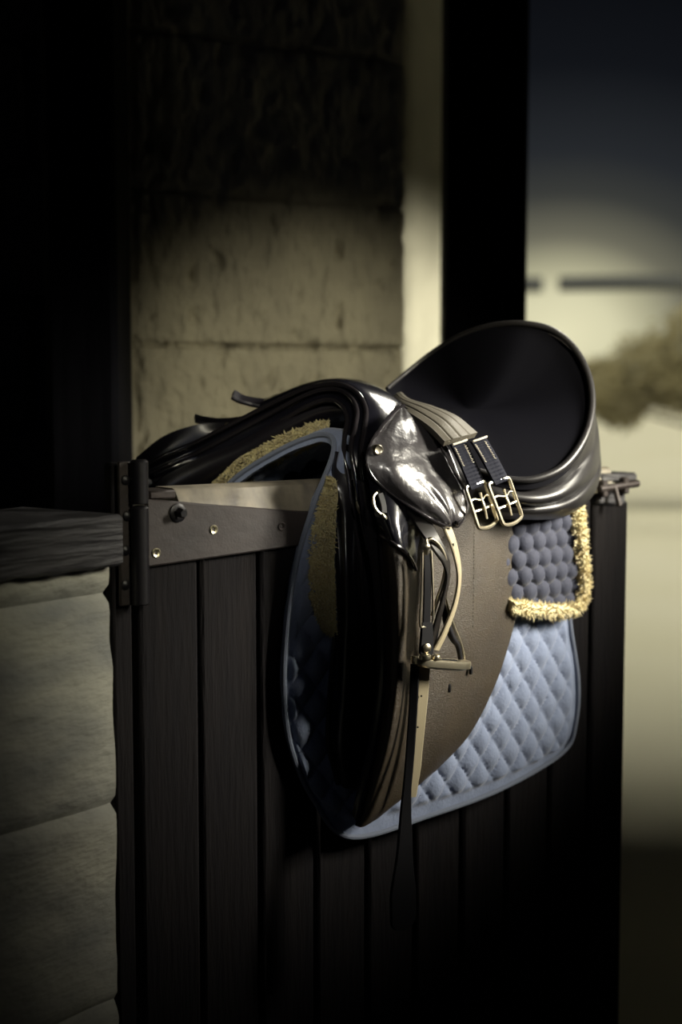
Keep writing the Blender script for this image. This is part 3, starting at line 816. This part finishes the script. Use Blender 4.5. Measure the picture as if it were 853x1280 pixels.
def build_elastic(x0, y0, x1, y1, b):
    g = G(); p0, p1 = P(x0, y0, b-.012), P(x1, y1, b-.001)
    m1 = P(x0+(x1-x0)*.45, y0+(y1-y0)*.42, b-.004)
    wdir = (P(x0+20, y0-7, b-.02)-p0)
    path = spline([p0, m1, p1], 60)
    rows = []
    nx = 15
    for i, p in enumerate(path):
        t = (path[min(i+1, 59)]-path[max(i-1, 0)]).normalized()
        w = wdir.normalized(); nn2 = w.cross(t); nn2 = nn2 if nn2.dot(Nn) > 0 else -nn2; nn2.normalize()
        row = []
        for j in range(nx):
            s = j/(nx-1)*2-1
            h = .0022-.0012*abs(s)**3 + .0007*math.sin(i*PI*.5)*(1-abs(s)**4) - .0010*math.exp(-((s)/.1)**2)
            row.append(p+w*s*.0152+nn2*h)
        rows.append(row)
    g2 = G(); grid(g2, rows); back = [[q-Nn*.004 for q in r] for r in rows]; grid(g2, back)
    grid(g2, [[r[0] for r in rows], [r[0] for r in back]]); grid(g2, [[r[-1] for r in rows], [r[-1] for r in back]])
    grid(g2, [rows[-1], back[-1]]); grid(g2, [rows[0], back[0]])
    el = build('elastic_strap', g2, 'elastic', gir)
    g = G()
    for s in (-.8, .55):
        for i in range(6, 34, 2):
            p = rows[i][int((s+1)/2*(nx-1))]; q = rows[i+1][int((s+1)/2*(nx-1))+0]
            tube(g, [p+Nn*.0006-wdir.normalized()*.0012, p.lerp(q, .5)+Nn*.0012, q+Nn*.0006+wdir.normalized()*.0012], .00045, 4, 5)
    build('stitching', g, 'thread', el)
    g = G(); a = rows[0][0]; c = rows[0][-1]
    tube(g, [a+Nn*.002, a.lerp(c, .5)+Nn*.003, c+Nn*.002], .0014, 12, 8); build('end_stitch', g, 'thread', el)
    return el
buckle_set(573, 553, 598, 609, ((582, 609), (606, 602), (622, 651), (599, 661)), .130, 0)
buckle_set(598, 549, 628, 603, ((610, 605), (636, 597), (653, 646), (630, 657)), .134, 1)

# ================================================================== STIRRUP LEATHER
Wv = lambda x, y, z: (D*x+Nn*y+Zu*z).normalized()
sl = thing('stirrup_leather', P(545, 650, .115), 'narrow black stirrup strap with punched holes looped under the small flap', 'stirrup leather')
g = G()   # loop, right hand run seen edge-on, coloured pale for sunlight
fc = [Wv(.2, 1, .2), Wv(.5, 1, .1), Wv(.75, 1, 0), Wv(.7, 1, -.1), Wv(.5, 1, -.2), Wv(.4, 1, -.2)]
strap(g, R((545, 636, .104), (560, 662, .118), (570, 692, .128), (574, 722, .132), (569, 755, .132), (556, 790, .128), (545, 812, .122)), .015, .004, [Wv(.2, 1, .2)]+fc, 60)
lp = build('outer_loop', g, 'strap_lit', sl, label='outer run of the strap, coloured pale for sunlight')
for (x, y) in ((567, 681), (573.5, 722), (564.5, 765)):
    g = G(); c = P(x, y, .1345 if y > 700 else .129); tube(g, [c-Zu*.0016, c+Zu*.0016], .0011, 4, 8); build('hole', g, 'rubber', lp)
g = G()
strap(g, R((516, 630, .100), (530, 655, .118), (545, 680, .130), (557, 700, .134), (560, 722, .134), (553, 755, .132), (545, 785, .128), (541, 808, .122)), .020, .004, [Wv(-.4, 1, .1), Wv(-.3, 1, .1), Wv(.2, 1, .1), Wv(.6, 1, 0), Wv(.9, 1, 0), Wv(.8, 1, -.1), Wv(.6, 1, -.1), Wv(.5, 1, 0)], 70)
build('inner_loop', g, 'strap', sl, label='dark inner run of the strap')
g = G()   # pale tail hanging down
strap(g, R((531, 832, .112), (528, 870, .108), (524, 910, .104), (520, 950, .100), (516.5, 996, .098)), .0155, .004, Wv(-.25, 1, 0), 40, taper=lambda t: 1-.45*max(0, t-.8)/.2)
tl_ = build('strap_tail', g, 'strap_lit', sl, label='pale strap end hanging below the iron')
for (x, y) in ((527, 870), (522.5, 909)):
    g = G(); c = P(x, y, .1115 if y < 890 else .1075); tube(g, [c-Zu*.001, c+Zu*.001], .0011, 4, 8); build('hole', g, 'rubber', tl_)
g = G()   # black loop end
strap(g, R((519, 830, .114), (517, 880, .112), (513, 940, .112), (508, 1000, .114), (506, 1060, .118), (504, 1110, .120), (504, 1163, .120)), .011, .0045,
      [Wv(-.8, 1, 0), Wv(-.8, 1, 0), Wv(-.6, 1, 0), Wv(-.3, 1, 0), Wv(0, 1, 0), Wv(0, 1, 0), Wv(0, 1, 0)], 80, taper=lambda t: 1.0+2.6*max(0, min(1, (t-.45)/.4))**1.3 if t < .955 else 3.6*math.sqrt(max(.02, 1-((t-.955)/.045)**2)))
build('strap_loop', g, 'rubber', sl, label='wide black strap end hanging lowest')
g = G(); strap(g, R((505, 625, .098), (515, 640, .106), (524, 655, .112)), .012, .004, Wv(0, 1, 0), 10); build('keeper', g, 'strap', sl)

# ================================================================== STIRRUP IRON
si = thing('stirrup_iron', P(552, 828, .125), 'steel safety stirrup with black rubber side band in front of the flap', 'stirrup')
g = G()   # steel frame: arch from top stud round the right to the tread
tube(g, R((533, 690, .130), (534, 678, .132), (540, 674, .134), (549, 682, .134), (556, 696, .134), (557, 712, .132), (553, 732, .130), (546, 752, .128), (541, 770, .126)), .0026, 70, 10)
build('frame', g, 'steel', si, label='curved steel arch of the iron')
g = G()
tube(g, R((552, 745, .122), (556, 765, .122), (560, 782, .122), (566, 797, .123), (572, 806, .124), (575, 818, .124), (576, 824, .124)), [.004, .0062, .0070, .0066, .0050, .0044, .0046], 40, 12, flat=.7)
sb = build('side_branch', g, 'blackiron', si, label='dark right branch with a highlight modelled on its edge')
g = G(); tube(g, [p+D*.0052+Nn*.001 for p in R((553, 748, .122), (557, 765, .122), (562, 781, .122), (568, 796, .123), (572, 806, .124), (575, 818, .124), (576, 824, .124))], [.0008, .0017, .0020, .0020, .0018, .0016, .0016], 40, 8)
build('edge_highlight', g, 'steel', sb)  # steel tube shaped to stand in for the branch's highlight
# tread
g = G(); tc_ = P(551, 828, .128)
rows_ = R((517, 824, .138), (524, 829, .148), (545, 831, .150), (570, 832, .146), (586, 833, .140))
def treadring(rx, ry, z, k=28):
    out = []
    ax = (P(586, 831, .130)-P(517, 826, .130)); c0 = (P(586, 831, .130)+P(517, 826, .130))/2; hl = ax.length/2; ax.normalize()
    ay = V((ax.y, -ax.x, 0)).normalized()
    for q in range(k):
        t = 2*PI*q/k; cx = math.copysign(abs(math.cos(t))**.45, math.cos(t)); cy = math.copysign(abs(math.sin(t))**.7, math.sin(t))
        bow = .004*(math.cos(t)**2)
        out.append(c0+ax*cx*hl*rx+ay*cy*.013*ry+Zu*(z+bow*.4))
    return out
grid(g, [treadring(.55, .5, .003), treadring(.92, .85, .0045), treadring(.99, .98, .0035), treadring(1, 1, .001), treadring(.98, .97, -.005), treadring(.80, .75, -.0075), treadring(.55, .5, -.004), treadring(.55, .5, .001)], closed=True)
tread = build('tread', g, 'steel', si, label='bright steel footplate')
g = G(); grid(g, [treadring(.02, .02, .0035), treadring(.54, .48, .0035), treadring(.56, .5, -.003), treadring(.02, .02, -.003)], closed=True); build('tread_pad', g, 'rubber', tread)
g = G(); lathe(g, P(531.5, 822, .142)-Zu*.003, Zu, [(.0065, 0), (.0075, .002), (.0070, .006), (.0045, .008), (0, .009)], 18)
lathe(g, P(545, 822, .140)-Zu*.002, Zu, [(.0055, 0), (.0060, .002), (.005, .005), (0, .007)], 16)
build('tread_boss', g, 'steel', tread)
# rubber band: two thin strands and the dark plate between
g = G()
tube(g, R((528.5, 690, .136), (528, 715, .138), (527, 745, .138), (525.5, 780, .138), (530, 784, .138), (537, 783, .138), (541.5, 775, .138), (541.5, 745, .138), (540.5, 715, .137), (539, 688, .136)), .0016, 70, 8)
bandf = build('rubber_band', g, 'steel', si, label='thin looped side band')
g = G(); strap(g, R((534, 692, .134), (534.5, 720, .135), (534, 750, .135), (533, 782, .135)), .0105, .003, Wv(-.15, 1, 0), 30); build('band_filler', g, 'rubber', bandf)
g = G(); strap(g, R((533.5, 778, .137), (533.5, 800, .139), (532.5, 822, .141)), .0185, .0045, Wv(-.15, 1, 0), 30, taper=lambda t: .85+.3*t if t < .8 else 1.09*math.sqrt(max(.05, 1-((t-.8)/.2)**2)))
lt = build('leather_tab', g, 'rubber', si)
g = G(); lathe(g, P(533.5, 810, .1425), Wv(-.15, 1, 0), [(0, 0), (.0058, 0), (.0058, .0015), (.0040, .0030), (.0012, .0034), (0, .0034)], 22); build('button', g, 'steel', lt)
g = G(); lathe(g, P(533, 683, .138)-Wv(.9, .4, 0)*.004, Wv(.9, .4, 0), [(0, 0), (.004, .0), (.0052, .002), (.0052, .005), (.003, .008), (0, .008)], 18)
tube(g, R((533, 674, .136), (533, 683, .138), (533, 693, .137)), [.002, .0042, .0025], 12, 10)
build('stud', g, 'steel', si, label='top stud holding the band')

# ================================================================== YARD BACKGROUND
g = G()
a = atY(700, 355, 12); b = atY(1100, 355, 12)
tube(g, [a, a.lerp(b, .3)+V((0, 0, .01)), b], .065, 14, 10)
tube(g, [V((b.x-.8, 12, 0)), V((b.x-.8, 12, a.z+.05))], .07, 4, 10)
ob = build('timber_crossbar', g, 'distant', base=V((b.x-.8, 12, 0)), label='long grey timber bar across the bright sky at the right', category='rail')
g = G(); c = atY(667, 356, 12)
tube(g, [V((c.x-.65, 12, c.z)), V((c.x+.07, 12, c.z))], [.06, .065], 6, 10)
tube(g, [V((c.x-.5, 12, 0)), V((c.x-.5, 12, c.z+.05))], .06, 4, 10)
build('timber_crossbar', g, 'distant', base=V((c.x-.5, 12, 0)), label='short stub of timber bar beside the black post', category='rail')

def bush(name, cx, cy, w, hgt, n, label, blobs):
    t = thing(name, V((cx, cy, 0)), label, 'bush')
    g = G()
    for _ in range(n):
        bx, bz, br = random.choice(blobs)
        d = V((random.gauss(0, 1), random.gauss(0, 1), random.gauss(0, 1))).normalized()*br*random.uniform(.55, 1.0)
        p = V((cx+bx, cy, bz))+V((d.x, d.y*.9, d.z*.8)); p.z = max(.05, p.z)
        a = V((random.gauss(0, 1), random.gauss(0, 1), random.gauss(0, 1))).normalized(); b = a.orthogonal().normalized(); l = random.uniform(.05, .10)
        q = p+a*l
        g.add([p, p+a*l*.5+b*l*.3, q, p+a*l*.5-b*l*.3], [(0, 1, 2, 3)])
    build('foliage', g, 'leaf', t, smooth=False)
    g = G()
    for bx, bz, br in blobs:
        tube(g, [V((cx+1.3+bx*.1, cy, 0)), V((cx+1.2+bx*.15, cy+.05, bz*.6)), V((cx+bx, cy, bz))], [.05, .035, .015], 10, 7)
    build('stem', g, 'bark', t)
c = atY(800, 480, 15)
bush('bush', c.x, 15, 1, 1, 9000, 'olive brown bush blurred behind the seat, upper right', [(-.45, 1.32, .40), (.1, 1.5, .50), (.7, 1.75, .62), (.35, 1.35, .4), (1.3, 1.7, .8), (-.2, 1.12, .28)])

# ================================================================== LIGHT
def lamp(kind, name, at, to, energy, col, **kw):
    l = bpy.data.lights.new(name, kind); l.energy = energy; l.color = col
    o = bpy.data.objects.new(name, l); C.objects.link(o); o.location = at
    o.rotation_euler = (V(to)-V(at)).to_track_quat('-Z', 'Y').to_euler()
    for k, v in kw.items(): setattr(l, k, v)
    return o
# hazy high sun behind the stable
lamp('SUN', 'sun', (0, -10, 6.0), (0, 0, 0), 6.3, (1, .97, .83), angle=math.radians(84))
# unseen key spots added on the right, standing in for daylight
for nm, z, en, tz in (('added_key_low', 1.66, 235, 1.18), ('added_key_high', 1.92, 265, 1.26)):
    lamp('SPOT', nm, (1.56, 1.55, z), (.26, 1.88, tz), en, (1, .94, .79), spot_size=math.radians(27), spot_blend=1.0, shadow_soft_size=.19)
lamp('SPOT', 'added_pier_spot', (.95, 1.2, 1.70), (-.03, 2.65, 1.20), 80, (1, .92, .66), spot_size=math.radians(31), spot_blend=1.0, shadow_soft_size=.06)  # unseen spot added to pool warm light on the pier
lamp('SPOT', 'added_jamb_spot', (1.7, 3.12, 1.15), (.20, 3.35, 1.38), 150, (1, .95, .76), spot_size=math.radians(28), spot_blend=1.0, shadow_soft_size=.06)  # added spot that brightens the pale jamb alone
lamp('SPOT', 'added_low_wall_spot', (.35, .9, 1.55), (-.225, 1.57, 1.15), 10, (1, .95, .72), spot_size=math.radians(27), spot_blend=1.0, shadow_soft_size=.05)  # unseen spot added for the top of the low wall
lamp('SPOT', 'added_gullet_spot', (-.55, .3, 2.0), (-.11, 1.80, 1.27), 40, (1, .93, .72), spot_size=math.radians(10), spot_blend=1.0, shadow_soft_size=.03)  # added spot aimed at the gullet fleece and door cap
lamp('SPOT', 'added_arch_spot', (.55, -.2, 2.1), (.025, 1.76, 1.31), 42, (1, .95, .85), spot_size=math.radians(12), spot_blend=1.0, shadow_soft_size=.10)  # added spot to draw highlights along the arch piping
lamp('SPOT', 'added_back_spot', (.95, 3.0, 2.45), (.12, 1.80, 1.33), 55, (1, .95, .82), spot_size=math.radians(20), spot_blend=1.0, shadow_soft_size=.14)  # unseen spot added behind for pommel and cantle rim highlights
lamp('AREA', 'cool_fill', (-.9, -.6, 1.9), (.05, 1.8, 1.1), .3, (.5, .6, 1.0), shape='RECTANGLE', size=.5, size_y=.5)

# world: low glow near the horizon to the front right, dark blue elsewhere
w = bpy.data.worlds.new('world'); bpy.context.scene.world = w; w.use_nodes = True
nt = w.node_tree; bg = nt.nodes['Background']
tcn = nt.nodes.new('ShaderNodeTexCoord')
def math_node(op, a, b=None):
    n = nt.nodes.new('ShaderNodeMath'); n.operation = op
    for i, x in enumerate((a, b)):
        if x is None: continue
        if isinstance(x, (int, float)): n.inputs[i].default_value = x
        else: nt.links.new(x, n.inputs[i])
    return n.outputs[0]
sep = nt.nodes.new('ShaderNodeSeparateXYZ'); nt.links.new(tcn.outputs['Generated'], sep.inputs[0])
g0 = ray(700, 420).normalized()
azi = math_node('SUBTRACT', math_node('ARCTAN2', sep.outputs[0], sep.outputs[1]), math.atan2(g0.x, g0.y))
ele = math_node('SUBTRACT', math_node('ARCSINE', sep.outputs[2]), math.asin(g0.z))
r = math_node('SQRT', math_node('ADD', math_node('POWER', math_node('MULTIPLY', azi, .75), 2.0), math_node('POWER', ele, 2.0)))
ramp = nt.nodes.new('ShaderNodeValToRGB'); nt.links.new(math_node('MULTIPLY', r, 180/PI/20), ramp.inputs[0])
e = ramp.color_ramp.elements
e[0].position = 0; e[0].color = (.80, .76, .50, 1)
e[1].position = 1; e[1].color = (.0022, .0026, .0042, 1)
for pos, col in ((.08, (.68, .65, .43)), (.125, (.45, .43, .28)), (.19, (.15, .145, .105)), (.27, (.042, .044, .040)), (.35, (.019, .0215, .025)), (.51, (.0058, .0068, .0090)), (.67, (.0033, .0038, .0052))):
    x = e.new(pos); x.color = (*col, 1)
nt.links.new(ramp.outputs[0], bg.inputs[0]); bg.inputs[1].default_value = 1.0

sc = bpy.context.scene
sc.view_settings.view_transform = 'Standard'; sc.view_settings.look = 'None'
sc.view_settings.exposure = 0; sc.view_settings.gamma = 1; sc.view_settings.use_curve_mapping = False
sc.cycles.use_denoising = True
sc.cycles.max_bounces = 6
